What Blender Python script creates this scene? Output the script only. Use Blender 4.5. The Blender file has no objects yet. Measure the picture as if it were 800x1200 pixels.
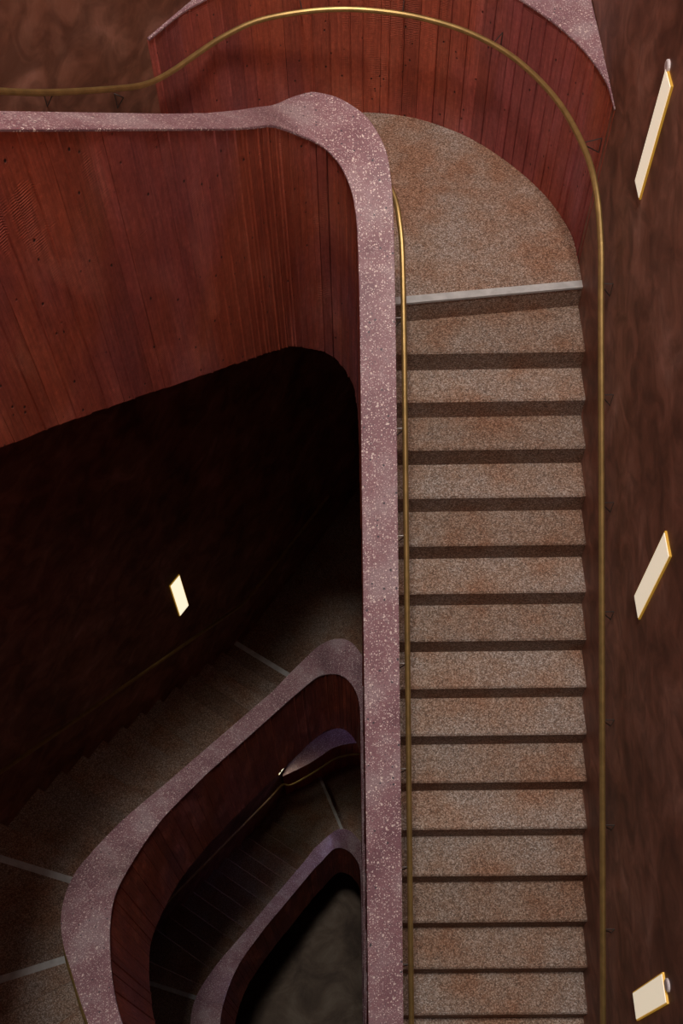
import bpy, math, random
from mathutils import Matrix, Vector

random.seed(7)
sc = bpy.context.scene
COL = sc.collection

# ------------------------------------------------------------------ camera
CAMZ = 21.015                       # camera height above the ground floor
R3 = Matrix(((0.9998583735727145, 0.012847685870235052, 0.010870591718299467),
             (-0.0052129576386207195, 0.8505868130038653, -0.5258088042402729),
             (-0.016001808309817497, 0.5256776678837589, 0.8505333218746391)))
cd = bpy.data.cameras.new('camera')
cam = bpy.data.objects.new('camera', cd)
COL.objects.link(cam)
cd.sensor_fit = 'VERTICAL'
cd.sensor_height = 36.0
cd.lens = 1257.87 / 1200 * 36.0
cd.clip_start = 0.02
M = R3.to_4x4()
M.translation = (0, 0, CAMZ)
cam.matrix_world = M
sc.camera = cam

# ------------------------------------------------------------------ light
sc.view_settings.view_transform = 'Standard'
sc.view_settings.look = 'None'
sc.view_settings.gamma = 1.0
sc.view_settings.use_curve_mapping = False
sc.view_settings.exposure = -0.12
CEIL = 31.0
W = bpy.data.worlds.new('world')
sc.world = W
W.use_nodes = True
W.node_tree.nodes['Background'].inputs[0].default_value = (0.80, 0.86, 1.0, 1)
W.node_tree.nodes['Background'].inputs[1].default_value = 0.25
SKY = (-1.1, 0.4, 0.9, 3.1)       # opening of the skylight: x0, x1, y0, y1


def area(name, loc, sx, sy, power, color, rot=(0, 0, 0)):
    l = bpy.data.lights.new(name, 'AREA')
    l.shape = 'RECTANGLE'
    l.size = sx
    l.size_y = sy
    l.energy = power
    l.color = color
    o = bpy.data.objects.new(name, l)
    o.location = loc
    o.rotation_euler = rot
    COL.objects.link(o)
    return o


area('skylight_daylight', ((SKY[0] + SKY[1]) / 2, (SKY[2] + SKY[3]) / 2, CEIL + 0.12),
     SKY[1] - SKY[0], SKY[3] - SKY[2], 1500, (1.0, 0.92, 0.86))
FRONT = -3.2
GAL = (-0.6, 1.35, 21.3, 23.1)       # window of the top gallery: x0, x1, z0, z1
area('gallery_daylight', ((GAL[0] + GAL[1]) / 2, FRONT + 0.08, (GAL[2] + GAL[3]) / 2), GAL[1] - GAL[0], GAL[3] - GAL[2], 235, (1.0, 0.80, 0.62),
     (math.radians(90), 0, 0))

# ------------------------------------------------------------------ the plan
r, G1, G2 = 0.17, 0.2503469, 0.2514419
HT = 39 * r                          # rise of one full turn
HP, BOT = 1.23, 0.367                # cap above / soffit below the nosing line
XV, XO, XW = 0.052, 0.235, 1.465     # void face, stair face, wall of the long flight
Y0 = 4.6315
ANG = 0.5807
n2 = Vector((-math.cos(ANG), math.sin(ANG)))
d2 = Vector((-math.sin(ANG), -math.cos(ANG)))
n3 = Vector((-math.cos(ANG), -math.sin(ANG)))
d3 = Vector((math.sin(ANG), -math.cos(ANG)))
CV2, CO2, CW2 = 2.672, 2.849, 4.09
CV3, CO3, CW3 = 0.772, 0.949, 2.19
T0 = -3.7059
YM = (CV2 - CV3) / (2 * math.sin(ANG))   # mirror axis between corners A and C
ZA0 = CAMZ - 5.035


def AZ(L):
    return ZA0 - L * HT


def P2(c, t):
    v = n2 * c + d2 * t
    return (v.x, v.y)


def P3(c, t):
    v = n3 * c + d3 * t
    return (v.x, v.y)


def ss(x):
    x = min(1.0, max(0.0, x))
    return x * x * (3 - 2 * x)


# --- height of the parapet cap above landing A of its level, as a field over the plan
def smin(a, b, k=0.10):
    h = max(0.0, min(1.0, 0.5 + 0.5 * (b - a) / k))
    return b * (1 - h) + a * h - k * h * (1 - h)


def cap_z(zone, p):
    x, y = p
    t = x * d2.x + y * d2.y
    t3 = x * d3.x + y * d3.y
    f1 = HP + max(-16 * r, smin(0.0, (y - Y0) * r / G1, 0.2 if zone == 'A' else 0.1))
    f2 = HP + smin(14 * r, -smin(0.0, -(r / G2) * (t + 3.956)))
    if zone == 1:
        return f1
    if zone == 'A':
        w = ss((0.04 - x) / 0.44)
        return f1 * (1 - w) + f2 * w
    if zone == 2:
        return f2
    f3 = min(9 * r, max(0.0, 0.68 * (t3 + 2.83)))
    if zone == 'B':
        return f2 + f3 * ss((2.6 - y) / 1.0)
    return HP + 23 * r if zone == 'C' else HP + 14 * r + f3


# corner outlines in plan: (stair side x, y, void side x, y)
A_OUT = {
    0: [(.235, 3.9), (.232, 4.33), (.22, 4.52), (.19, 4.68), (.10, 4.87), (-.03, 5.005), (-.13, 5.05),
        (-.22, 5.055), (-.34, 4.975), (-.445, 4.77), (-.55, 4.48), (-.66, 4.22)],
    1: [(.235, 3.7), (.225, 4.15), (.20, 4.36), (.15, 4.54), (.08, 4.68), (-.01, 4.80), (-.08, 4.845),
        (-.16, 4.855), (-.28, 4.81), (-.40, 4.68), (-.52, 4.48), (-.66, 4.235)],
    2: [(.235, 3.6), (.215, 4.0), (.18, 4.22), (.13, 4.37), (.05, 4.48), (-.03, 4.57), (-.10, 4.62),
        (-.20, 4.64), (-.31, 4.60), (-.43, 4.49), (-.55, 4.35), (-.67, 4.20)]}
A_VOID = {
    0: [(.052, 3.9), (.047, 4.16), (.037, 4.32), (.012, 4.435), (-.04, 4.54), (-.10, 4.605), (-.16, 4.635),
        (-.22, 4.625), (-.295, 4.55), (-.37, 4.40), (-.45, 4.22), (-.545, 4.04)],
    1: [(.052, 3.7), (.052, 4.05), (.045, 4.20), (.018, 4.31), (-.03, 4.385), (-.085, 4.43), (-.14, 4.445),
        (-.20, 4.435), (-.28, 4.375), (-.36, 4.285), (-.455, 4.165), (-.545, 4.035)],
    2: [(.052, 3.6), (.05, 3.9), (.042, 4.07), (.018, 4.18), (-.03, 4.25), (-.085, 4.30), (-.14, 4.325),
        (-.21, 4.33), (-.29, 4.305), (-.37, 4.24), (-.46, 4.13), (-.545, 4.01)]}
B_OUT = [P2(CO2, -1.45), (-1.81, 2.44), (-1.91, 2.265), (-2.01, 2.06), (-2.065, 1.87), (-2.075, 1.67),
         (-2.045, 1.49), (-1.97, 1.31), (-1.88, 1.16), (-1.77, .975), P3(CO3, -1.58)]
B_VOID = [P2(CV2, -1.75), (-1.49, 2.56), (-1.59, 2.36), (-1.66, 2.14), (-1.695, 1.90), (-1.70, 1.66),
          (-1.675, 1.45), (-1.63, 1.26), (-1.565, 1.06), (-1.475, .86), P3(CV3, -1.28)]


def catmull(pts, n):
    out = []
    N = len(pts)
    for i in range(N - 1):
        p0 = Vector(pts[i - 1]) if i else 2 * Vector(pts[0]) - Vector(pts[1])
        p1, p2 = Vector(pts[i]), Vector(pts[i + 1])
        p3 = Vector(pts[i + 2]) if i + 2 < N else 2 * Vector(pts[-1]) - Vector(pts[-2])
        for k in range(n):
            u = k / n
            out.append(0.5 * ((2 * p1) + (p2 - p0) * u + (2 * p0 - 5 * p1 + 4 * p2 - p3) * u * u
                              + (3 * p1 - p0 - 3 * p2 + p3) * u ** 3))
    out.append(Vector(pts[-1]))
    return out


def parapet_path(L):
    """list of (outer xyz, void xyz) of the cap top along one turn"""
    z = AZ(L)
    out = []

    def add(o, v, zone):
        zo, zv = cap_z(zone, o), cap_z(zone, v)
        if zone == 'A':
            m_ = (zo + zv) / 2
            k_ = .35 * ss(1.3 - abs((o[0] + v[0]) / 2 + .02) / .3)
            zo, zv = zo + (m_ - zo) * k_, zv + (m_ - zv) * k_
        out.append((Vector((o[0], o[1], z + zo)), Vector((v[0], v[1], z + zv))))
    ya = A_OUT[L][0][1]
    ys = [0.3, 0.55, 0.625]
    y = 0.9
    while y < ya - 0.1:
        ys.append(y)
        y += 0.3
    for y in ys:
        add((XO, y), (XV, y), 1)
    for o, v in zip(catmull(A_OUT[L], 8), catmull(A_VOID[L], 8)):
        add(o, v, 'A')
    for t in (-2.9, -2.6, -2.3, -2.0):
        add(P2(CO2, t), P2(CV2, t), 2)
    for o, v in zip(catmull(B_OUT, 5), catmull(B_VOID, 5)):
        add(o, v, 'B')
    for t in (-1.1, -0.9, -0.7, -0.58, -0.4, -0.1):
        add(P3(CO3, t), P3(CV3, t), 3)
    if L == 0:                       # gallery of the top floor, closed against the right wall
        mo = [(p[0], 2 * YM - p[1]) for p in reversed(A_OUT[1][6:-1])] + [(.1, -1.39), (.6, -1.39), (XW - .01, -1.39)]
        mv = [(p[0], 2 * YM - p[1]) for p in reversed(A_VOID[1][6:-1])] + [(.1, -1.2), (.6, -1.2), (XW - .01, -1.2)]
        for o, v in zip(catmull(mo, 5), catmull(mv, 5)):
            add(o, v, 'C')
    else:
        mo = [(p[0], 2 * YM - p[1]) for p in reversed(A_OUT[1][:-1])]
        mv = [(p[0], 2 * YM - p[1]) for p in reversed(A_VOID[1][:-1])]
        for o, v in zip(catmull(mo, 5), catmull(mv, 5)):
            add(o, v, 'C')
        add((XO, 0.0), (XV, 0.0), 'C')
        add((XO, 0.3), (XV, 0.3), 'C')
    return out


# ------------------------------------------------------------------ materials
def new_mat(name):
    m = bpy.data.materials.new(name)
    m.use_nodes = True
    nt = m.node_tree
    b = nt.nodes['Principled BSDF']
    return m, nt, b


def nd(nt, kind, **kw):
    n = nt.nodes.new(kind)
    for k, v in kw.items():
        if k.startswith('in_'):
            n.inputs[k[3:].replace('_', ' ')].default_value = v
        else:
            setattr(n, k, v)
    return n


def pos(nt, scale=(1, 1, 1)):
    g = nd(nt, 'ShaderNodeNewGeometry')
    m = nd(nt, 'ShaderNodeMapping')
    m.inputs['Scale'].default_value = scale
    nt.links.new(g.outputs['Position'], m.inputs['Vector'])
    return m.outputs[0]


def ramp(nt, fac, stops, mode='LINEAR'):
    n = nd(nt, 'ShaderNodeValToRGB')
    n.color_ramp.interpolation = mode
    e = n.color_ramp.elements
    while len(e) < len(stops):
        e.new(0.5)
    for i, (p, c) in enumerate(stops):
        e[i].position = p
        e[i].color = (*c, 1) if len(c) == 3 else c
    nt.links.new(fac, n.inputs[0])
    return n.outputs[0]


def mix(nt, fac, a, b, mode='MIX'):
    n = nd(nt, 'ShaderNodeMix', data_type='RGBA', blend_type=mode)
    for sock, v in ((n.inputs[0], fac), (n.inputs[6], a), (n.inputs[7], b)):
        if isinstance(v, (float, int)):
            sock.default_value = v
        elif isinstance(v, tuple):
            sock.default_value = (*v, 1)
        else:
            nt.links.new(v, sock)
    return n.outputs[2]


def noise(nt, vec, scale, detail=4, rough=0.55, dist=0.0):
    n = nd(nt, 'ShaderNodeTexNoise')
    n.inputs['Scale'].default_value = scale
    n.inputs['Detail'].default_value = detail
    n.inputs['Roughness'].default_value = rough
    n.inputs['Distortion'].default_value = dist
    nt.links.new(vec, n.inputs['Vector'])
    return n.outputs[0]


def voronoi(nt, vec, scale, feature='F1', out='Distance', rnd=1.0):
    n = nd(nt, 'ShaderNodeTexVoronoi', feature=feature)
    n.inputs['Scale'].default_value = scale
    n.inputs['Randomness'].default_value = rnd
    nt.links.new(vec, n.inputs['Vector'])
    return n.outputs[out]


def bump(nt, b, h, strength, dist):
    n = nd(nt, 'ShaderNodeBump')
    n.inputs['Strength'].default_value = strength
    n.inputs['Distance'].default_value = dist
    nt.links.new(h, n.inputs['Height'])
    nt.links.new(n.outputs[0], b.inputs['Normal'])


def math_n(nt, op, a, b=0.0):
    n = nd(nt, 'ShaderNodeMath', operation=op)
    for i, v in enumerate((a, b)):
        if isinstance(v, (int, float)):
            n.inputs[i].default_value = v
        else:
            nt.links.new(v, n.inputs[i])
    return n.outputs[0]


def mat_terrazzo():
    m, nt, b = new_mat('pink_terrazzo')
    p = pos(nt)
    base = ramp(nt, noise(nt, p, 3.4, 6, 0.6), [(0.34, (0.22, 0.112, 0.135)), (0.5, (0.31, 0.172, 0.195)), (0.64, (0.38, 0.27, 0.29))])
    grain = noise(nt, p, 240, 2)
    base = mix(nt, 0.8, base, ramp(nt, grain, [(0.3, (0.55, 0.53, 0.53)), (0.7, (1.35, 1.35, 1.35))]), 'MULTIPLY')
    # pale and dark chips of two sizes
    for sc_, lo, rim, tone, share in ((36, 0.19, 0.26, (0.78, 0.66, 0.62), 0.74), (75, 0.22, 0.32, (0.88, 0.76, 0.72), 0.62), (130, 0.25, 0.38, (0.80, 0.68, 0.66), 0.55),
                                      (30, 0.15, 0.22, (0.08, 0.07, 0.085), 0.80), (70, 0.18, 0.28, (0.14, 0.11, 0.13), 0.82)):
        vec = pos(nt, (1, 1, 1))
        d = voronoi(nt, vec, sc_)
        c = voronoi(nt, vec, sc_, out='Color')
        sep = nd(nt, 'ShaderNodeSeparateColor')
        nt.links.new(c, sep.inputs[0])
        pick = math_n(nt, 'GREATER_THAN', sep.outputs[0], share)
        msk = ramp(nt, d, [(lo, (1, 1, 1)), (rim, (0, 0, 0))])
        k = math_n(nt, 'MULTIPLY', msk, pick)
        base = mix(nt, k, base, tone)
    nt.links.new(base, b.inputs['Base Color'])
    b.inputs['Roughness'].default_value = 0.42
    bump(nt, b, grain, 0.12, 0.002)
    return m


def mat_aggregate():
    m, nt, b = new_mat('exposed_aggregate')
    p = pos(nt)
    cell = voronoi(nt, p, 150, out='Color')
    sep = nd(nt, 'ShaderNodeSeparateColor')
    nt.links.new(cell, sep.inputs[0])
    chips = ramp(nt, sep.outputs[0], [(0.0, (0.03, 0.022, 0.02)), (0.2, (0.11, 0.075, 0.055)), (0.42, (0.30, 0.20, 0.145)),
                                      (0.62, (0.38, 0.31, 0.265)), (0.80, (0.50, 0.44, 0.40)), (0.95, (0.78, 0.71, 0.66))])
    fine = noise(nt, p, 330, 2)
    col = mix(nt, 0.42, chips, ramp(nt, fine, [(0.3, (0.10, 0.06, 0.04)), (0.7, (0.55, 0.42, 0.34))]))
    patch = ramp(nt, noise(nt, p, 2.6, 5, 0.6), [(0.36, (0.72, 0.50, 0.37)), (0.5, (0.78, 0.68, 0.60)), (0.64, (0.80, 0.79, 0.78))])
    col = mix(nt, 1.0, col, patch, 'MULTIPLY')
    oi = nd(nt, 'ShaderNodeObjectInfo')
    col = mix(nt, 1.0, col, ramp(nt, oi.outputs['Random'], [(0, (0.84, 0.80, 0.76)), (0.5, (1.0, 1.0, 1.0)), (1, (1.16, 1.18, 1.20))]), 'MULTIPLY')
    nt.links.new(col, b.inputs['Base Color'])
    b.inputs['Roughness'].default_value = 0.85
    d = voronoi(nt, p, 125)
    bump(nt, b, d, 0.35, 0.004)
    return m


def mat_concrete(name, base_lo, base_mid, base_hi, pits=True):
    """red pigmented board-marked concrete; grain runs up the boards"""
    m, nt, b = new_mat(name)
    oi = nd(nt, 'ShaderNodeObjectInfo')
    grain = noise(nt, pos(nt, (1, 1, 0.05)), 75, 5, 0.65, 0.3)
    cloud = noise(nt, pos(nt, (1, 1, 0.4)), 2.6, 9, 0.72, 0.4)
    col = ramp(nt, cloud, [(0.28, base_lo), (0.52, base_mid), (0.76, base_hi)])
    col = mix(nt, 0.5, col, ramp(nt, grain, [(0.25, (0.18, 0.15, 0.15)), (0.5, (0.8, 0.74, 0.74)), (0.75, (1.4, 1.35, 1.35))]), 'MULTIPLY')
    hue = ramp(nt, noise(nt, pos(nt, (1, 1, 0.5)), 1.3, 3), [(0.42, (1.0, 0.95, 0.9)), (0.62, (0.86, 0.98, 1.9))])
    col = mix(nt, 0.8, col, hue, 'MULTIPLY')
    rough = noise(nt, pos(nt, (1, 1, 0.8)), 38, 6, 0.75)
    col = mix(nt, 0.5, col, ramp(nt, rough, [(0.3, (0.55, 0.5, 0.5)), (0.55, (1.05, 1.05, 1.05)), (0.75, (1.7, 1.8, 1.8))]), 'MULTIPLY')
    tone = ramp(nt, oi.outputs['Random'], [(0, (0.66, 0.62, 0.64)), (0.35, (0.95, 0.93, 0.92)), (0.7, (1.0, 0.90, 0.80)), (1, (1.12, 1.08, 1.12))])
    col = mix(nt, 0.75, col, tone, 'MULTIPLY')
    h = math_n(nt, 'ADD', math_n(nt, 'MULTIPLY', grain, 0.5), math_n(nt, 'MULTIPLY', rough, 0.45))
    if pits:
        pv = pos(nt, (1, 1, 0.7))
        d = voronoi(nt, pv, 21)
        c = voronoi(nt, pv, 21, out='Color')
        sep = nd(nt, 'ShaderNodeSeparateColor')
        nt.links.new(c, sep.inputs[0])
        pick = math_n(nt, 'GREATER_THAN', sep.outputs[1], 0.66)
        k = math_n(nt, 'MULTIPLY', ramp(nt, d, [(0.07, (1, 1, 1)), (0.16, (0, 0, 0))]), pick)
        col = mix(nt, k, col, (0.03, 0.012, 0.01))
        h = math_n(nt, 'SUBTRACT', h, math_n(nt, 'MULTIPLY', k, 0.8))
        # saw marks slanting across the boards
        wv = nd(nt, 'ShaderNodeTexWave', wave_type='BANDS', bands_direction='Z')
        wv.inputs['Scale'].default_value = 26
        wv.inputs['Distortion'].default_value = 2.5
        nt.links.new(pos(nt, (0.6, 0.6, 1)), wv.inputs['Vector'])
        msk = ramp(nt, noise(nt, pos(nt, (1, 1, 0.4)), 5.0, 3), [(0.52, (0, 0, 0)), (0.64, (1, 1, 1))])
        h = math_n(nt, 'ADD', h, math_n(nt, 'MULTIPLY', math_n(nt, 'MULTIPLY', wv.outputs[1], msk), 0.4))
    nt.links.new(col, b.inputs['Base Color'])
    b.inputs['Roughness'].default_value = 0.72
    bump(nt, b, h, 0.7, 0.010)
    return m


def mat_plaster():
    m, nt, b = new_mat('brown_plaster')
    a = noise(nt, pos(nt, (1, 1, 1)), 2.0, 6, 0.55, 0.5)
    c2 = noise(nt, pos(nt, (1, 0.8, 1)), 5.0, 5, 0.55, 1.2)
    col = ramp(nt, a, [(0.28, (0.13, 0.050, 0.028)), (0.45, (0.225, 0.094, 0.058)), (0.60, (0.30, 0.142, 0.096)), (0.72, (0.38, 0.21, 0.16))])
    col = mix(nt, 0.6, col, ramp(nt, c2, [(0.36, (0.50, 0.44, 0.41)), (0.5, (1.0, 0.96, 0.94)), (0.64, (1.6, 1.6, 1.65))]), 'MULTIPLY')
    nt.links.new(col, b.inputs['Base Color'])
    b.inputs['Roughness'].default_value = 0.6
    bump(nt, b, c2, 0.25, 0.01)
    return m


def mat_plain(name, col, rough=0.6, metal=0.0, var=0.0, emit=0.0, ecol=None):
    m, nt, b = new_mat(name)
    c = noise(nt, pos(nt), 14, 4)
    col2 = tuple(x * (1 - var) for x in col)
    nt.links.new(ramp(nt, c, [(0.35, col2), (0.65, col)]), b.inputs['Base Color'])
    b.inputs['Roughness'].default_value = rough
    b.inputs['Metallic'].default_value = metal
    if emit:
        b.inputs['Emission Color'].default_value = (*(ecol or col), 1)
        b.inputs['Emission Strength'].default_value = emit
    return m


def mat_floor():
    m, nt, b = new_mat('ground_floor_screed')
    a = noise(nt, pos(nt), 1.5, 8, 0.65, 0.6)
    g = noise(nt, pos(nt), 60, 3)
    col = ramp(nt, a, [(0.35, (0.075, 0.046, 0.03)), (0.52, (0.16, 0.112, 0.075)), (0.68, (0.26, 0.205, 0.15))])
    col = mix(nt, 0.3, col, ramp(nt, g, [(0.3, (0.5, 0.5, 0.5)), (0.7, (1.2, 1.2, 1.2))]), 'MULTIPLY')
    nt.links.new(col, b.inputs['Base Color'])
    b.inputs['Roughness'].default_value = 0.7
    return m


MT = {
    'cap': mat_terrazzo(),
    'agg': mat_aggregate(),
    'board': mat_concrete('red_board_marked_concrete', (0.35, 0.072, 0.040), (0.48, 0.118, 0.064), (0.58, 0.19, 0.118)),
    'core': mat_concrete('red_cast_concrete', (0.25, 0.046, 0.026), (0.34, 0.07, 0.038), (0.42, 0.11, 0.065), False),
    'plaster': mat_plaster(),
    'brass': mat_plain('aged_brass', (0.46, 0.31, 0.115), 0.42, 0.7, 0.25),
    'steel': mat_plain('dark_steel_wire', (0.16, 0.14, 0.13), 0.45, 0.8, 0.2),
    'strip': mat_plain('pale_grey_nosing', (0.56, 0.57, 0.56), 0.6, 0.0, 0.25),
    'glow': mat_plain('lamp_diffuser', (0.9, 0.85, 0.75), 0.4, 0.0, 0.0, 0.6, (1.0, 0.86, 0.64)),
    'glow2': mat_plain('lamp_diffuser_bright', (0.9, 0.85, 0.75), 0.4, 0.0, 0.0, 1.15, (1.0, 0.86, 0.62)),
    'rim': mat_plain('lamp_rim_baked_glow', (0.75, 0.45, 0.08), 0.4, 0.3, 0.1, 0.22, (1.0, 0.55, 0.06)),  # brass edge; the lamp's gold light on it is put in as weak emission
    'disc': mat_plain('white_plastic', (0.8, 0.76, 0.78), 0.4, 0.0, 0.05),
    'floor': mat_floor(),
    'ceil': mat_plain('ceiling_paint', (0.22, 0.12, 0.09), 0.8, 0.0, 0.1),
    'window': mat_plain('daylit_window_glass', (0.5, 0.55, 0.9), 0.2, 0.0, 0.0, 5.0, (0.50, 0.42, 1.0)),
    'window2': mat_plain('gallery_window_glass', (0.8, 0.75, 0.7), 0.2, 0.0, 0.0, 0.8, (1.0, 0.82, 0.64)),
    'frame': mat_plain('dark_window_frame', (0.05, 0.045, 0.045), 0.5, 0.3, 0.1),
}


# ------------------------------------------------------------------ object helpers
def tag(o, label=None, cat=None, group=None, kind=None):
    if label: o['label'] = label
    if cat: o['category'] = cat
    if group: o['group'] = group
    if kind: o['kind'] = kind
    return o


def empty(name, loc):
    o = bpy.data.objects.new(name, None)
    o.location = loc
    o.empty_display_size = 0.2
    COL.objects.link(o)
    return o


def mesh_obj(name, verts, faces, mat, parent=None, smooth=False, base=None):
    """verts in world space; re-centred on the parent chain or on their own base"""
    if parent is None:
        if base is None:
            xs = [v[0] for v in verts]; ys = [v[1] for v in verts]; zs = [v[2] for v in verts]
            base = ((min(xs) + max(xs)) / 2, (min(ys) + max(ys)) / 2, min(zs))
        off = Vector(base)
    else:
        off = Vector((0, 0, 0))
        q = parent
        while q is not None:
            off += q.location
            q = q.parent
    me = bpy.data.meshes.new(name)
    me.from_pydata([tuple(Vector(v) - off) for v in verts], [], faces)
    me.validate()
    me.materials.append(mat)
    o = bpy.data.objects.new(name, me)
    COL.objects.link(o)
    if parent is None:
        o.location = off
    else:
        o.parent = parent
    import bmesh
    bm = bmesh.new()
    bm.from_mesh(me)
    bmesh.ops.recalc_face_normals(bm, faces=bm.faces)
    bm.to_mesh(me)
    bm.free()
    if smooth:
        me.shade_smooth()
        if smooth != 'all':
            me.set_sharp_from_angle(angle=math.radians(32))
    return o


def prism(poly, z0, z1):
    """vertical prism over a plan polygon; z values may be numbers"""
    n = len(poly)
    v = [(p[0], p[1], z0) for p in poly] + [(p[0], p[1], z1) for p in poly]
    f = [tuple(range(n - 1, -1, -1)), tuple(range(n, 2 * n))]
    f += [(i, (i + 1) % n, n + (i + 1) % n, n + i) for i in range(n)]
    return v, f


def box8(b, t):
    """hexahedron from 4 bottom and 4 top points in matching order"""
    return list(b) + list(t), [(3, 2, 1, 0), (4, 5, 6, 7), (0, 1, 5, 4), (1, 2, 6, 5), (2, 3, 7, 6), (3, 0, 4, 7)]


def loft(rows, closed_ends=True):
    n = len(rows[0])
    v = [p for rw in rows for p in rw]
    f = []
    for i in range(len(rows) - 1):
        for k in range(n):
            a, b_ = i * n + k, i * n + (k + 1) % n
            f.append((a, b_, b_ + n, a + n))
    if closed_ends:
        f.append(tuple(range(n - 1, -1, -1)))
        f.append(tuple(range((len(rows) - 1) * n, len(rows) * n)))
    return v, f


def tube(pts, rad, n=8):
    pts = [Vector(p) for p in pts]
    rows = []
    for i, p in enumerate(pts):
        a = pts[max(0, i - 1)]
        b_ = pts[min(len(pts) - 1, i + 1)]
        d = (b_ - a).normalized()
        up = Vector((0, 0, 1)) if abs(d.z) < 0.95 else Vector((1, 0, 0))
        s = d.cross(up).normalized()
        u = s.cross(d).normalized()
        rows.append([p + (s * math.cos(2 * math.pi * k / n) + u * math.sin(2 * math.pi * k / n)) * rad for k in range(n)])
    return loft(rows)


def merge(*parts):
    V, F = [], []
    for v, f in parts:
        o = len(V)
        V += list(v)
        F += [tuple(i + o for i in q) for q in f]
    return V, F


def struct(name, vf, mat):
    return tag(mesh_obj(name, vf[0], vf[1], mat), kind='structure')


def boxvf(x0, x1, y0, y1, z0, z1):
    return prism([(x0, y0), (x1, y0), (x1, y1), (x0, y1)], z0, z1)


# ------------------------------------------------------------------ room shell
BACK = 7.6
OUT = 5.6
struct('floor', boxvf(-5.5, 2.5, FRONT - 1, BACK + 1, -0.3, 0.0), MT['floor'])
struct('wall_right', boxvf(XW, XW + 0.25, FRONT, BACK, 0, CEIL), MT['plaster'])
xl = (-CW2 + math.sin(ANG) * BACK) / math.cos(ANG)
xb = -(CW2 - math.sin(ANG) * YM * 1.0) / math.cos(ANG)
yb = (CW2 - CW3) / (2 * math.sin(ANG))
xb = -(CW2 - math.sin(ANG) * yb) / math.cos(ANG)
xf = -(CW3 + math.sin(ANG) * FRONT) / math.cos(ANG)
wl = [(xl, BACK), (xb, yb), (xb + n2.x * .25 - .08, yb), (xl + n2.x * .25, BACK + n2.y * .25)]
struct('wall_left', prism(wl, 0, CEIL), MT['plaster'])
wf = [(xb, yb), (xf, FRONT), (xf + n3.x * .25, FRONT + n3.y * .25), (xb + n2.x * .25 - .08, yb)]
struct('wall_front_left', prism(wf, 0, CEIL), MT['plaster'])
struct('wall_front', boxvf(xf - 0.3, XW + .25, FRONT - .25, FRONT, 0, CEIL), MT['plaster'])
struct('wall_back', boxvf(xl - 0.3, XW + .25, BACK, BACK + .25, 0, CEIL), MT['plaster'])
x0, x1, y0, y1 = SKY
ceil_parts = [boxvf(-5.5, x0, FRONT - .2, BACK + .2, CEIL, CEIL + .2), boxvf(x1, 2.2, FRONT - .2, BACK + .2, CEIL, CEIL + .2),
              boxvf(x0, x1, FRONT - .2, y0, CEIL, CEIL + .2), boxvf(x0, x1, y1, BACK + .2, CEIL, CEIL + .2)]
struct('ceiling', merge(*ceil_parts), MT['ceil'])

# ------------------------------------------------------------------ parapets round the stair void
def resample(pairs):
    """void edge resampled by board widths: list of parameter values"""
    s = [0.0]
    for a, b_ in zip(pairs, pairs[1:]):
        s.append(s[-1] + (b_[1].to_2d() - a[1].to_2d()).length)
    return s


def at(pairs, s, u, side):
    lo = 0
    for i in range(len(s) - 1):
        if s[i] <= u <= s[i + 1]:
            lo = i
            break
    else:
        lo = len(s) - 2
    k = (u - s[lo]) / max(1e-6, s[lo + 1] - s[lo])
    return pairs[lo][side].lerp(pairs[lo + 1][side], k)


CAPT = 0.014


def plan_normal(a, b_, ref):
    """unit plan vector across a->b, pointing away from ref"""
    d = (b_.to_2d() - a.to_2d())
    n = Vector((-d.y, d.x)).normalized()
    if n.dot(((a + b_) / 2 - ref).to_2d()) < 0:
        n = -n
    return Vector((n.x, n.y, 0))


def boards(parent, edge_at, total, ref_at, ztop_off, zbot_at, wmin=0.055, wmax=0.135, narrow=True):
    u = 0.0
    rng = random.Random(int(total * 1000) + 3)
    while u < total - 0.02:
        e_ = edge_at(u)
        w = rng.uniform(wmin, wmax) * (0.45 if narrow and e_.y > 3.7 and e_.x > -.5 else 1.0)
        u2 = min(total, u + w)
        if total - u2 < 0.04:
            u2 = total
        g = 0.0012
        a, b_ = edge_at(u + g), edge_at(u2 - g)
        n = plan_normal(a, b_, ref_at((u + u2) / 2))
        pr = rng.uniform(-0.006, 0.0005)
        za, zb = zbot_at(u + g), zbot_at(u2 - g)
        lip = rng.random() < 0.5
        dn = (b_ - a)
        lw = 0.004 / max(.02, dn.length)
        prof = [(0.0, pr + (0.008 if lip else 0)), (lw, pr + (0.008 if lip else 0.0)), (lw * 2.2, pr), (0.97, pr), (1.0, pr - 0.0015)]
        V, F = [], []
        for fr, dp in prof:
            q = a + dn * fr
            zz = za + (zb - za) * fr
            jag = rng.uniform(-0.004, 0.004)
            V += [Vector((q.x, q.y, zz + jag)) + n * dp, Vector((q.x, q.y, q.z + ztop_off)) + n * dp,
                  Vector((q.x, q.y, q.z + ztop_off)) - n * 0.022, Vector((q.x, q.y, zz + jag)) - n * 0.022]
        m = len(prof)
        for i in range(m - 1):
            for k in range(4):
                F.append((i * 4 + k, i * 4 + (k + 1) % 4, (i + 1) * 4 + (k + 1) % 4, (i + 1) * 4 + k))
        F += [(3, 2, 1, 0), (m * 4 - 4, m * 4 - 3, m * 4 - 2, m * 4 - 1)]
        mesh_obj('board_strip', V, F, MT['board'], parent)
        u = u2


PATH = {}


def bottom(v, L):
    """underside of the parapet below a point of the cap; it dips a little round the top corner"""
    dip = 0.11 * ss(1.25 - abs(v.x + .14) / .32) if L == 0 and v.y > 4.1 else 0.0
    return v.z - HP - BOT - dip


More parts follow.
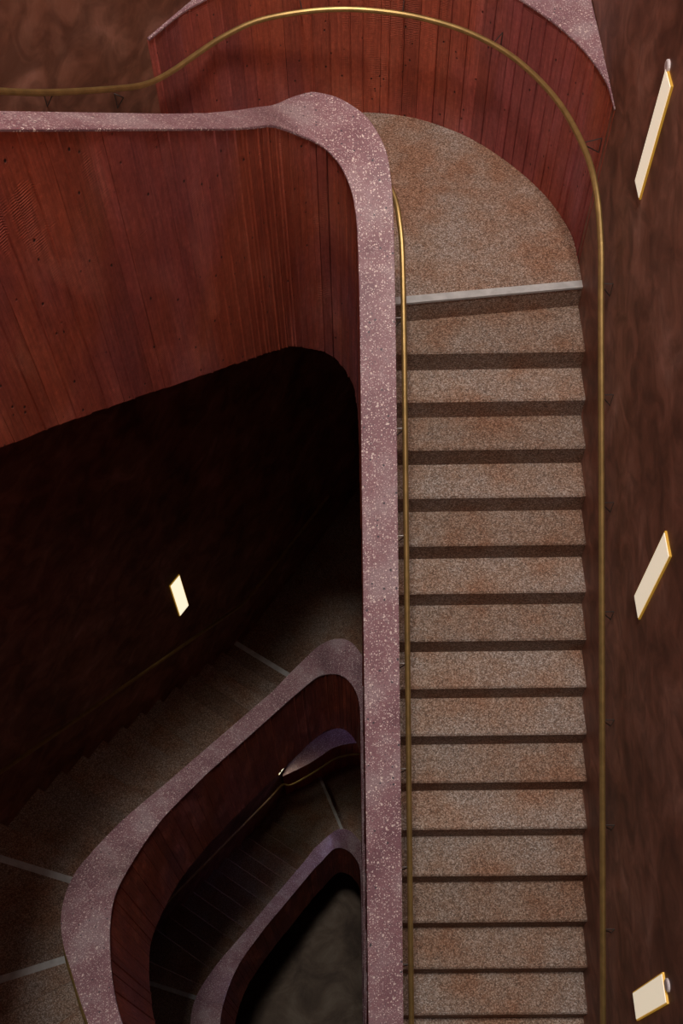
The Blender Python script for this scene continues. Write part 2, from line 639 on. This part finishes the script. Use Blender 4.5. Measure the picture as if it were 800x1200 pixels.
PLAB = {0: 'red board-marked parapet with speckled pink cap along the brightest flight of stairs',
        1: 'curved red parapet with pink speckled cap winding round the middle storey of the void',
        2: 'dim brown parapet with rounded cap round the bottom of the stair void'}
for L in (0, 1, 2):
    pairs = parapet_path(L)
    PATH[L] = pairs
    base = pairs[0][0]
    E_ = empty('stair_parapet', (base.x, base.y, base.z - HP - BOT))
    tag(E_, PLAB[L], 'parapet', 'parapets round the stair void')
    rows, crow = [], []
    for i, (o, v) in enumerate(pairs):
        t_ = (v - o).to_2d().normalized()
        t3v = Vector((t_.x, t_.y, 0))
        v_in = v - t3v * 0.022
        zb_o, zb_v = bottom(o, L), bottom(v, L)
        rows.append([Vector((o.x, o.y, zb_o)), Vector((o.x, o.y, o.z - CAPT)), Vector((v_in.x, v_in.y, v.z - CAPT)), Vector((v_in.x, v_in.y, zb_v))])
        oo = o - t3v * 0.004
        vv = v + t3v * 0.004
        c = 0.004
        crow.append([oo + Vector((0, 0, -CAPT)), oo + Vector((0, 0, -c)), oo + t3v * c, vv - t3v * c, vv + Vector((0, 0, -c)), vv + Vector((0, 0, -CAPT))])
    v_, f_ = loft(rows)
    mesh_obj('core', v_, f_, MT['core'], E_, smooth=True)
    v_, f_ = loft(crow)
    tag(mesh_obj('cap', v_, f_, MT['cap'], E_, smooth=True), 'pink speckled terrazzo cap')
    s = resample(pairs)
    boards(E_, lambda u: at(pairs, s, u, 1), s[-1], lambda u: at(pairs, s, u, 0), -CAPT,
           lambda u: bottom(at(pairs, s, u, 1), L) - 0.004)

# ------------------------------------------------------------------ stair flights
STRIP_H = 0.004


def step_block(parent, f_in, f_out, b_in, b_out, z, strip=False, drop=r):
    """one step: front (nosing) edge f_in-f_out, back edge b_in-b_out, top at z"""
    fi, fo, bi, bo = (Vector((*p, 0)) for p in (f_in, f_out, b_in, b_out))
    di, do = (bi - fi).normalized(), (bo - fo).normalized()
    c = 0.011
    def P(p, zz): return Vector((p.x, p.y, zz))
    rows = [[P(q0, z - drop), P(q0, z - c), P(q0 + dd * c, z), P(q1, z), P(q1, z - drop)] for q0, dd, q1 in ((fi, di, bi), (fo, do, bo))]
    v, f = loft(rows)
    o = mesh_obj('step', v, f, MT['agg'], parent)
    if strip:
        strip_on(o, fi, fo, di, do, z)
    return o


def strip_on(parent, fi, fo, di, do, z):
    def P(p, zz): return Vector((p.x, p.y, zz))
    w = 0.055
    lo, hi = z - 0.012, z + STRIP_H
    e = 0.003
    v, f = box8([P(fi - di * e, lo), P(fo - do * e, lo), P(fo + do * w, lo), P(fi + di * w, lo)],
                [P(fi - di * e, hi), P(fo - do * e, hi), P(fo + do * w, hi), P(fi + di * w, hi)])
    tag(mesh_obj('nosing_strip', v, f, MT['strip'], parent), 'pale grey nosing strip')


STRIPA = ((XO - .05, 4.627), (XW, 4.757))
LAB1 = {0: 'brightest straight flight of speckled stone steps beside the brown plaster wall',
        1: 'straight flight of steps hidden below the brightest flight', 2: 'straight flight of steps rising from the ground floor'}
LAB2 = {0: 'short flight behind the big red parapet face, rising from the curved landing',
        1: 'dim flight of steps climbing past the glowing lamp on the dark wall',
        2: 'darkest flight of steps beside the thin brass rail near the bottom of the void'}
LAB3 = {0: 'flight rising to the top gallery', 1: 'dark flight leaving the landing with two pale strips', 2: 'unlit flight leaving the lowest corner landing'}
for L in (0, 1, 2):
    zA = AZ(L)
    # --- long flight along the right wall
    E_ = tag(empty('stair_flight', ((XO + XW) / 2, Y0 - 15 * G1, zA - 16 * r)), LAB1[L], 'stairs', 'flights of the winding stair')
    xi = XO - 0.05
    for k in range(15, 0, -1):
        yf = Y0 - k * G1
        yb_ = yf + G1 + 0.03
        if k == 1:
            step_block(E_, (xi, yf), (XW, yf), (xi, STRIPA[0][1] + .03), (XW, STRIPA[1][1] + .03), zA - k * r)
        else:
            step_block(E_, (xi, yf), (XW, yf), (xi, yb_), (XW, yb_), zA - k * r)
    sl = r / G1
    ya, yz = Y0 - 15.6 * G1, Y0 - 0.03
    def ln(y, d): return zA + (y - Y0) * sl - d
    v, f = box8([(XO - .06, ya, ln(ya, BOT)), (XW, ya, ln(ya, BOT)), (XW, yz, ln(yz, BOT)), (XO - .06, yz, ln(yz, BOT))],
                [(XO - .06, ya, ln(ya, r + .012)), (XW, ya, ln(ya, r + .012)), (XW, yz, ln(yz, r + .012)), (XO - .06, yz, ln(yz, r + .012))])
    mesh_obj('soffit', v, f, MT['core'], E_)
    # --- flight 2 along the left wall
    b2 = P2(CW2, T0)
    E_ = tag(empty('stair_flight', (b2[0], b2[1], zA)), LAB2[L], 'stairs', 'flights of the winding stair')
    ci = CO2 - 0.05
    T12 = (-0.74, -0.50)
    T13 = (-0.60, -0.207)
    for j in range(13):
        t = T0 + j * G2
        fr = (t, t)
        if j == 0 and L == 2:
            fr = (-3.93, -4.80)
        if j == 12:
            fr = T12
        bk = (t + G2 + .03,) * 2
        if j == 11:
            bk = (T12[0] + .03, T12[1] + .03)
        if j == 12:
            bk = (T13[0] + .03, T13[1] + .03)
        step_block(E_, P2(ci, fr[0]), P2(CW2, fr[1]), P2(ci, bk[0]), P2(CW2, bk[1]), zA + (j + 1) * r, strip=(j == 0))
    def ln2(t, d): return zA + r + (t - T0) * r / G2 - d
    ta, tz = T0 - 0.12, -0.78
    q = [(CO2 - .06, ta), (CW2, ta), (CW2, tz), (CO2 - .06, tz)]
    v, f = box8([(*P2(c, t), ln2(t, BOT)) for c, t in q], [(*P2(c, t), ln2(t, r + .012)) for c, t in q])
    mesh_obj('soffit', v, f, MT['core'], E_)
    # --- flight 3 along the front left wall
    if L >= 0:
        b3 = P3(CW3, -2.5)
        E_ = tag(empty('stair_flight', (b3[0], b3[1], zA + 14 * r)), LAB3[L], 'stairs', 'flights of the winding stair')
        ci = CO3 - 0.05
        fronts = [(-2.47, -2.86), (-2.27, -2.45)] + [(-2.05 + i * .25,) * 2 for i in range(7)]
        for j in range(8):
            fr, bk = fronts[j], fronts[j + 1]
            step_block(E_, P3(ci, fr[0]), P3(CW3, fr[1]), P3(ci, bk[0] + .03), P3(CW3, bk[1] + .03), zA + (15 + j) * r, strip=(j == 0))
        def ln3(t, d): return zA + 14 * r + r + (t + 2.80) * .68 - d
        q = [(CO3 - .06, -1.9), (CW3, -1.9), (CW3, -.6), (CO3 - .06, -.6)]
        v, f = box8([(*P3(c, t), ln3(t, BOT)) for c, t in q], [(*P3(c, t), ln3(t, r + .012)) for c, t in q])
        mesh_obj('soffit', v, f, MT['core'], E_)

# ------------------------------------------------------------------ landings
ARC2 = catmull([(XW, 4.75), (XW - .003, 4.85), (1.42, 5.02), (1.30, 5.28), (1.08, 5.58), (.82, 5.82), (.54, 5.99), (.36, 6.05),
                (.18, 6.085), (0, 6.09), (-.2, 6.065), (-.40, 6.0), (-.62, 5.85), (-.85, 5.71), (-1.20, 5.54)], 4)
ARC = catmull([(XW, 4.75), (XW - .003, 5.03), (1.44, 5.25), (1.325, 5.57), (1.12, 5.89), (.85, 6.18), (.56, 6.365), (.38, 6.43),
               (.2, 6.465), (-.05, 6.475), (-.34, 6.42), (-.61, 6.28), (-.83, 6.065), (-.985, 5.915), (-1.160, 5.66)], 4)
LABA = {0: 'curved speckled stone landing at the head of the brightest flight',
        1: 'dim grey landing behind the rounded corner of the middle parapet', 2: 'dark landing above the ground floor'}
for L in (0, 1, 2):
    zA = AZ(L)
    inner = [P2(CO2 - .05, T0 + .03)]
    for i in (9, 8, 7, 6, 5, 4, 3):
        o_, v_i = Vector(A_OUT[L][i]), Vector(A_VOID[L][i])
        m_ = o_.lerp(v_i, 0.35)
        if m_.y > 4.66 or i in (3, 4):
            inner.append((m_.x, max(m_.y, STRIPA[0][1] + .01)))
    inner.append(STRIPA[0])
    if L == 1:
        outer = [STRIPA[1], (XW, BACK), (xl, BACK), P2(CW2, T0 + .03)]
    else:
        tt = T0 + .03 if L == 0 else -4.77
        outer = [STRIPA[1]] + [(p.x, p.y) for p in (ARC if L == 0 else ARC2)[1:]] + [P2(CW2, T0 + .03)]
    v, f = prism(outer + inner, zA - 0.2, zA)
    o = mesh_obj('landing', v, f, MT['agg'])
    tag(o, LABA[L], 'landing', 'landings of the winding stair')
    fi, fo = (Vector((*p, 0)) for p in STRIPA)
    strip_on(o, fi, fo, Vector((0, 1, 0)), Vector((0, 1, 0)), zA)
    # corner landing B
    zB = zA + 14 * r
    pin = P2(CO2 - .06, -0.60)
    pwall = P2(CW2, -0.207)
    qin, qwall = P3(CO3 - .06, -2.44), P3(CW3, -2.83)
    poly = [pin, pwall, (xb, yb), qwall, qin, (-1.95, 1.66), (-1.95, 1.85)]
    v, f = prism(poly, zB - 0.2, zB)
    o = mesh_obj('landing', v, f, MT['agg'])
    tag(o, {0: 'upper corner landing at the head of the short flight', 1: 'dark corner landing between two pale strips',
            2: 'lowest corner landing crossed by a thin strip'}[L], 'landing', 'landings of the winding stair')
    fi, fo = Vector((*pin, 0)), Vector((*pwall, 0))
    dd = Vector((d2.x, d2.y, 0))
    strip_on(o, fi, fo, dd, dd, zB)
    if L >= 0:
        zC = zB + 9 * r
        pc = [P3(CO3 - .05, -.33), P3(CW3, -.33), (xf, FRONT), (XW, FRONT), (XW, Y0 - 15 * G1 + .03), (XO - .05, Y0 - 15 * G1 + .03),
              (XO - .05, -.9), (-.05, -1.25), (-.3, -1.2)]
        if L == 0:
            pc = pc[:4] + [(XW, -1.3), (-.3, -1.3)]
        v, f = prism(pc, zC - 0.2, zC)
        o = mesh_obj('landing', v, f, MT['agg'])
        tag(o, {0: 'gallery floor of the top storey', 1: 'landing at the foot of the brightest flight', 2: 'landing at the foot of the hidden middle flight'}[L], 'landing', 'landings of the winding stair')

# ------------------------------------------------------------------ curved outer parapets
for L in (0, 2):
    zA = AZ(L)
    E_ = empty('curved_parapet', (0.15, 6.6, zA - .45))
    tag(E_, {0: 'tall curved red parapet behind the landing with brass rail and pink cap', 2: 'curved parapet lit violet by a window deep in the stairwell'}[L],
        'parapet', 'curved parapets of the outer corner')
    pts = [Vector((p.x, p.y, 0)) for p in (ARC if L == 0 else ARC2)[3:]]
    zt, zb = zA + 1.17, zA - .45
    nrm = []
    for i in range(len(pts)):
        d = (pts[min(i + 1, len(pts) - 1)] - pts[max(i - 1, 0)]).normalized()
        nrm.append(Vector((d.y, -d.x, 0)))
    nrm = [n if n.dot(p - Vector((.15, 5, 0))) > 0 else -n for n, p in zip(nrm, pts)]
    nrm[0] = Vector((0.93, 0.36, 0))
    th = [0.36 - 0.08 * i / len(pts) for i in range(len(pts))]
    def lim(p): return Vector((min(p.x, XW - .002), p.y, p.z))
    back = [lim(p + n * t_) for p, n, t_ in zip(pts, nrm, th)]
    # right end butts against the wall
    for i, b_ in enumerate(back):
        if b_.x >= XW - .003:
            b_.y = pts[0].y + 0.62
    for b_, p in zip(back, pts):     # left end runs into the plaster wall
        ex = b_.x * n2.x + b_.y * n2.y - (CW2 - .002)
        if ex > 0:
            b_.x -= ex * n2.x
            b_.y -= ex * n2.y
            if (b_ - p).length > .4:
                b_.xy = (p.x + n2.x * .01, p.y + n2.y * .01)
    Z = Vector((0, 0, 1))
    rows = [[p + n * .02 + Z * zb, b_ + Z * zb, b_ + Z * (zt - CAPT), p + n * .02 + Z * (zt - CAPT)] for p, b_, n in zip(pts, back, nrm)]
    v, f = loft(rows)
    mesh_obj('core', v, f, MT['core'], E_)
    c = .004
    rows = [[p - n * .004 + Z * (zt - CAPT), p - n * .004 + Z * (zt - c), p - n * (.004 - c) + Z * zt, b_ + Z * zt, b_ + Z * (zt - CAPT)] for p, b_, n in zip(pts, back, nrm)]
    v, f = loft(rows)
    tag(mesh_obj('cap', v, f, MT['cap'], E_, smooth=True), 'pink speckled terrazzo cap')
    prs = [(b_ + Z * zt, p + Z * zt) for p, b_ in zip(pts, back)]
    s = resample(prs)
    boards(E_, lambda u: at(prs, s, u, 1), s[-1], lambda u: at(prs, s, u, 0), -CAPT, lambda u: zb, 0.06, 0.14, False)

# ------------------------------------------------------------------ brass handrails
def rail(pts, brackets, label, rad=0.018):
    E_ = empty('handrail', tuple(pts[0]))
    tag(E_, label, 'handrail', 'brass handrails')
    v, f = tube(pts, rad, 10)
    mesh_obj('rail', v, f, MT['brass'], E_, smooth=True)
    for p, w in brackets:          # p on the rail, w on the wall
        p, w = Vector(p), Vector(w)
        a = p - Vector((0, 0, rad * .8))
        vf = merge(tube([a, Vector((w.x, w.y, a.z))], 0.0035, 5), tube([Vector((w.x, w.y, a.z)), Vector((w.x, w.y, a.z - .10))], 0.0035, 5),
                   tube([Vector((w.x, w.y, a.z - .10)), a], 0.0035, 5))
        mesh_obj('bracket', vf[0], vf[1], MT['steel'], E_)
    return E_


def smooth_path(knots, n=6):
    out = []
    N = len(knots)
    K = [Vector(k) for k in knots]
    for i in range(N - 1):
        p0 = K[i - 1] if i else 2 * K[0] - K[1]
        p1, p2 = K[i], K[i + 1]
        p3 = K[i + 2] if i + 2 < N else 2 * K[-1] - K[-2]
        for k in range(n):
            u = k / n
            out.append(0.5 * ((2 * p1) + (p2 - p0) * u + (2 * p0 - 5 * p1 + 4 * p2 - p3) * u * u + (3 * p1 - p0 - 3 * p2 + p3) * u ** 3))
    out.append(K[-1])
    return out


HR = 0.885
XR_ = 1.3935
RL = {0: 'long brass handrail sweeping from the plaster wall round the curved parapet',
      1: 'dark handrail along the wall below the glowing lamp', 2: 'thin brass handrail catching light deep in the stairwell'}
for L in (0, 1, 2):
    zA = AZ(L)
    K = [(XR_, y, zA + HR + (y - Y0) * r / G1) for y in (0.3, 0.9, 1.6, 2.3, 3.0, 3.6, 4.1, 4.4)]
    if L == 1:
        rail(smooth_path(K + [(XR_, 4.75, zA + .92), (XR_, 5.5, zA + .92)]), [], 'brass handrail on the right wall of the hidden middle flight')
        K = [(*P2(CW2 - .07, t), zA + .9) for t in (-5.6, -5.0, -4.4)]
    elif L == 2:
        K = [(1.02, 5.50, zA + .9), (.78, 5.73, zA + .9), (.34, 5.95, zA + .9), (0, 5.99, zA + .9), (-.19, 5.965, zA + .9), (-.37, 5.91, zA + .9), (-.58, 5.77, zA + .9), (-.82, 5.62, zA + .9), (-1.08, 5.48, zA + .9)]
    else:
        K += [(1.372, 4.68, zA + .88), (1.335, 5.0, zA + .905), (1.225, 5.40, zA + .91), (1.02, 5.78, zA + .91), (.77, 6.035, zA + .91), (.5, 6.19, zA + .91),
              (.24, 6.275, zA + .91), (-.03, 6.31, zA + .91), (-.30, 6.285, zA + .91), (-.57, 6.20, zA + .91), (-.78, 6.055, zA + .90), (-.935, 5.885, zA + .90), (*P2(4.02, -4.17), zA + .92), (*P2(4.02, -3.94), zA + .98), (*P2(4.02, -3.67), zA + 1.12)]
    for t in (-3.9, -3.6, -3.2, -2.8, -2.2, -1.6, -1.0, -0.3):
        if L == 0 and t < -3.5:
            continue
        zz = zA + HR + max(0, r + (t - T0) * r / G2)
        K.append((*P2(CW2 - .07, t), zz + (.03 if t < -3.8 else 0)))
    br = []
    if L == 0:
        for y in (4.22, 3.71, 3.21, 2.70, 2.19, 1.69, 1.19, .69):
            z = zA + HR + (y - Y0) * r / G1
            br.append(((XR_, y, z), (XW, y, z)))
        for p, w in (((1.33, 5.02), (1.455, 5.06)), ((.89, 5.93), (.97, 6.06)), ((.35, 6.245), (.37, 6.43)), ((-.28, 6.29), (-.30, 6.44)), ((-.80, 6.04), (-.89, 6.11))):
            br.append(((*p, zA + .91), (*w, zA + .91)))
        for t in (-3.75, -3.25, -2.75, -2.25):
            z = zA + HR + r + (t - T0) * r / G2
            br.append(((*P2(CW2 - .07, t), z), (*P2(CW2, t), z)))
    rail(smooth_path(K), br, RL[L])

# inner rails follow the stair side of the parapets
for L in (0, 1):
    pts = []
    pr = PATH[L]
    for i, (o, v) in enumerate(pr):
        a = pr[max(0, i - 1)][0].to_2d()
        b_ = pr[min(len(pr) - 1, i + 1)][0].to_2d()
        d = (b_ - a).normalized()
        n = Vector((d.y, -d.x))
        if n.dot((o - v).to_2d()) < 0:
            n = -n
        if o.y < 0.61 and i < 10:
            continue
        if L == 1 and o.y < 0.6:
            break
        pts.append(Vector((o.x + n.x * .062, o.y + n.y * .062, o.z - .35)))
    br = []
    if L == 0:
        for y in (4.08, 3.57, 3.07, 2.47, 1.97, 1.50, 1.03):
            z = AZ(0) + HP - .35 + (y - Y0) * r / G1
            br.append(((XO + .062, y, z), (XO - .002, y, z)))
    rail(pts, br, {0: 'slim brass handrail fixed to the parapet beside the brightest steps', 1: 'brass handrail hidden under the middle parapet cap'}[L], 0.016)

# ------------------------------------------------------------------ wall lamps
def lamp(center, along, normal, w, h, label, power=0.22):
    """upright slab lamp on a wall; center on the wall plane"""
    c, a, n = Vector(center), Vector((*along, 0)), Vector((*normal, 0))
    E_ = empty('wall_lamp', tuple(c - Vector((0, 0, h / 2))))
    tag(E_, label, 'lamp', 'glowing wall lamps')
    Z = Vector((0, 0, 1))
    def slab(hw, hh, d0, d1):
        q = [(-hw, -hh), (hw, -hh), (hw, hh), (-hw, hh)]
        return box8([c + a * x + Z * z + n * d0 for x, z in q], [c + a * x + Z * z + n * d1 for x, z in q])
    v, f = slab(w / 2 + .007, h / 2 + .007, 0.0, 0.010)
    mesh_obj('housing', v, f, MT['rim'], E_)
    v, f = slab(w / 2, h / 2, 0.008, 0.013)
    mesh_obj('diffuser', v, f, MT['glow' if power < 1 else 'glow2'], E_)
    ld = bpy.data.lights.new('lamp_light', 'AREA')
    ld.shape = 'RECTANGLE'
    ld.size, ld.size_y = w, h
    ld.energy = power
    ld.color = (1.0, 0.86, 0.64)
    lo = bpy.data.objects.new('lamp_light', ld)
    COL.objects.link(lo)
    lo.parent = E_
    m3 = Matrix((a, Z, n)).transposed()
    if m3.determinant() < 0:
        m3 = Matrix((-a, Z, n)).transposed()
    mm = (m3 @ Matrix.Rotation(math.pi, 3, 'Y')).to_4x4()     # area lights shine along their -Z
    mm.translation = c + n * .02 - E_.location
    lo.matrix_local = mm
    return E_


zA = AZ(0)
LW, LH = .125, .645
for (y, z), lab in zip(((4.293, 1.257), (2.55, 0.043), (0.816, -1.19)),
                       ('glowing slab lamp on the plaster wall beside the curved landing',
                        'glowing slab lamp on the plaster wall halfway along the brightest flight',
                        'glowing slab lamp on the plaster wall beside the lower steps of the brightest flight')):
    lamp((XW, y - LW / 2, zA + z + LH / 2), (0, 1), (-1, 0), LW, LH, lab)
lamp((*P2(CW2, -3.105), zA - 4.31), (d2.x, d2.y), (-n2.x, -n2.y), .135, .63, 'lone glowing slab lamp on the dark wall above the dim flight', 2.2)
lamp((*P2(CW2, -4.0), zA - 11.66), (d2.x, d2.y), (-n2.x, -n2.y), .135, .63, 'tiny glowing lamp glimpsed beneath the middle parapet', 2.2)
for (y, z), lab in (((4.30, 1.257 + LH + .01), 'small white disc on the plaster wall by the lamp near the curved landing'),
                    ((0.76, -1.19 + LH + .045), 'small white disc on the plaster wall by the lamp near the lower steps')):
    rr = .032
    c = Vector((XW, y, zA + z))
    rows = [[c + Vector((-dx, math.cos(k * math.pi / 8) * q, math.sin(k * math.pi / 8) * q)) for k in range(16)] for dx, q in ((0, rr), (.008, rr), (.012, rr * .8))]
    v, f = loft(rows)
    o = mesh_obj('sensor_disc', v, f, MT['disc'])
    tag(o, lab, 'sensor', 'white wall discs')

# ------------------------------------------------------------------ window deep in the back wall
zw = AZ(2)
wz0, wz1 = zw + 1.22, zw + 2.0
E_ = empty('window_1', (.75, BACK, wz0))
tag(E_, kind='structure')
v, f = boxvf(.25, 1.35, BACK - .03, BACK - .01, wz0, wz1)
mesh_obj('pane', v, f, MT['window'], E_)
fr = merge(boxvf(.2, .26, BACK - .06, BACK, wz0 - .05, wz1 + .05), boxvf(1.34, 1.40, BACK - .06, BACK, wz0 - .05, wz1 + .05),
           boxvf(.26, 1.34, BACK - .06, BACK, wz0 - .05, wz0 + .01), boxvf(.26, 1.34, BACK - .06, BACK, wz1 - .01, wz1 + .05))
mesh_obj('window_frame', fr[0], fr[1], MT['frame'], E_)

# ------------------------------------------------------------------ window of the top gallery
gx0, gx1, gz0, gz1 = GAL
E_ = empty('window_2', ((gx0 + gx1) / 2, FRONT, gz0))
tag(E_, kind='structure')
v, f = boxvf(gx0, gx1, FRONT + .01, FRONT + .03, gz0, gz1)
mesh_obj('pane', v, f, MT['window2'], E_)
fr = merge(boxvf(gx0 - .06, gx0, FRONT, FRONT + .06, gz0 - .05, gz1 + .05), boxvf(gx1, gx1 + .06, FRONT, FRONT + .06, gz0 - .05, gz1 + .05),
           boxvf(gx0, gx1, FRONT, FRONT + .06, gz0 - .05, gz0), boxvf(gx0, gx1, FRONT, FRONT + .06, gz1, gz1 + .05))
mesh_obj('window_frame', fr[0], fr[1], MT['frame'], E_)
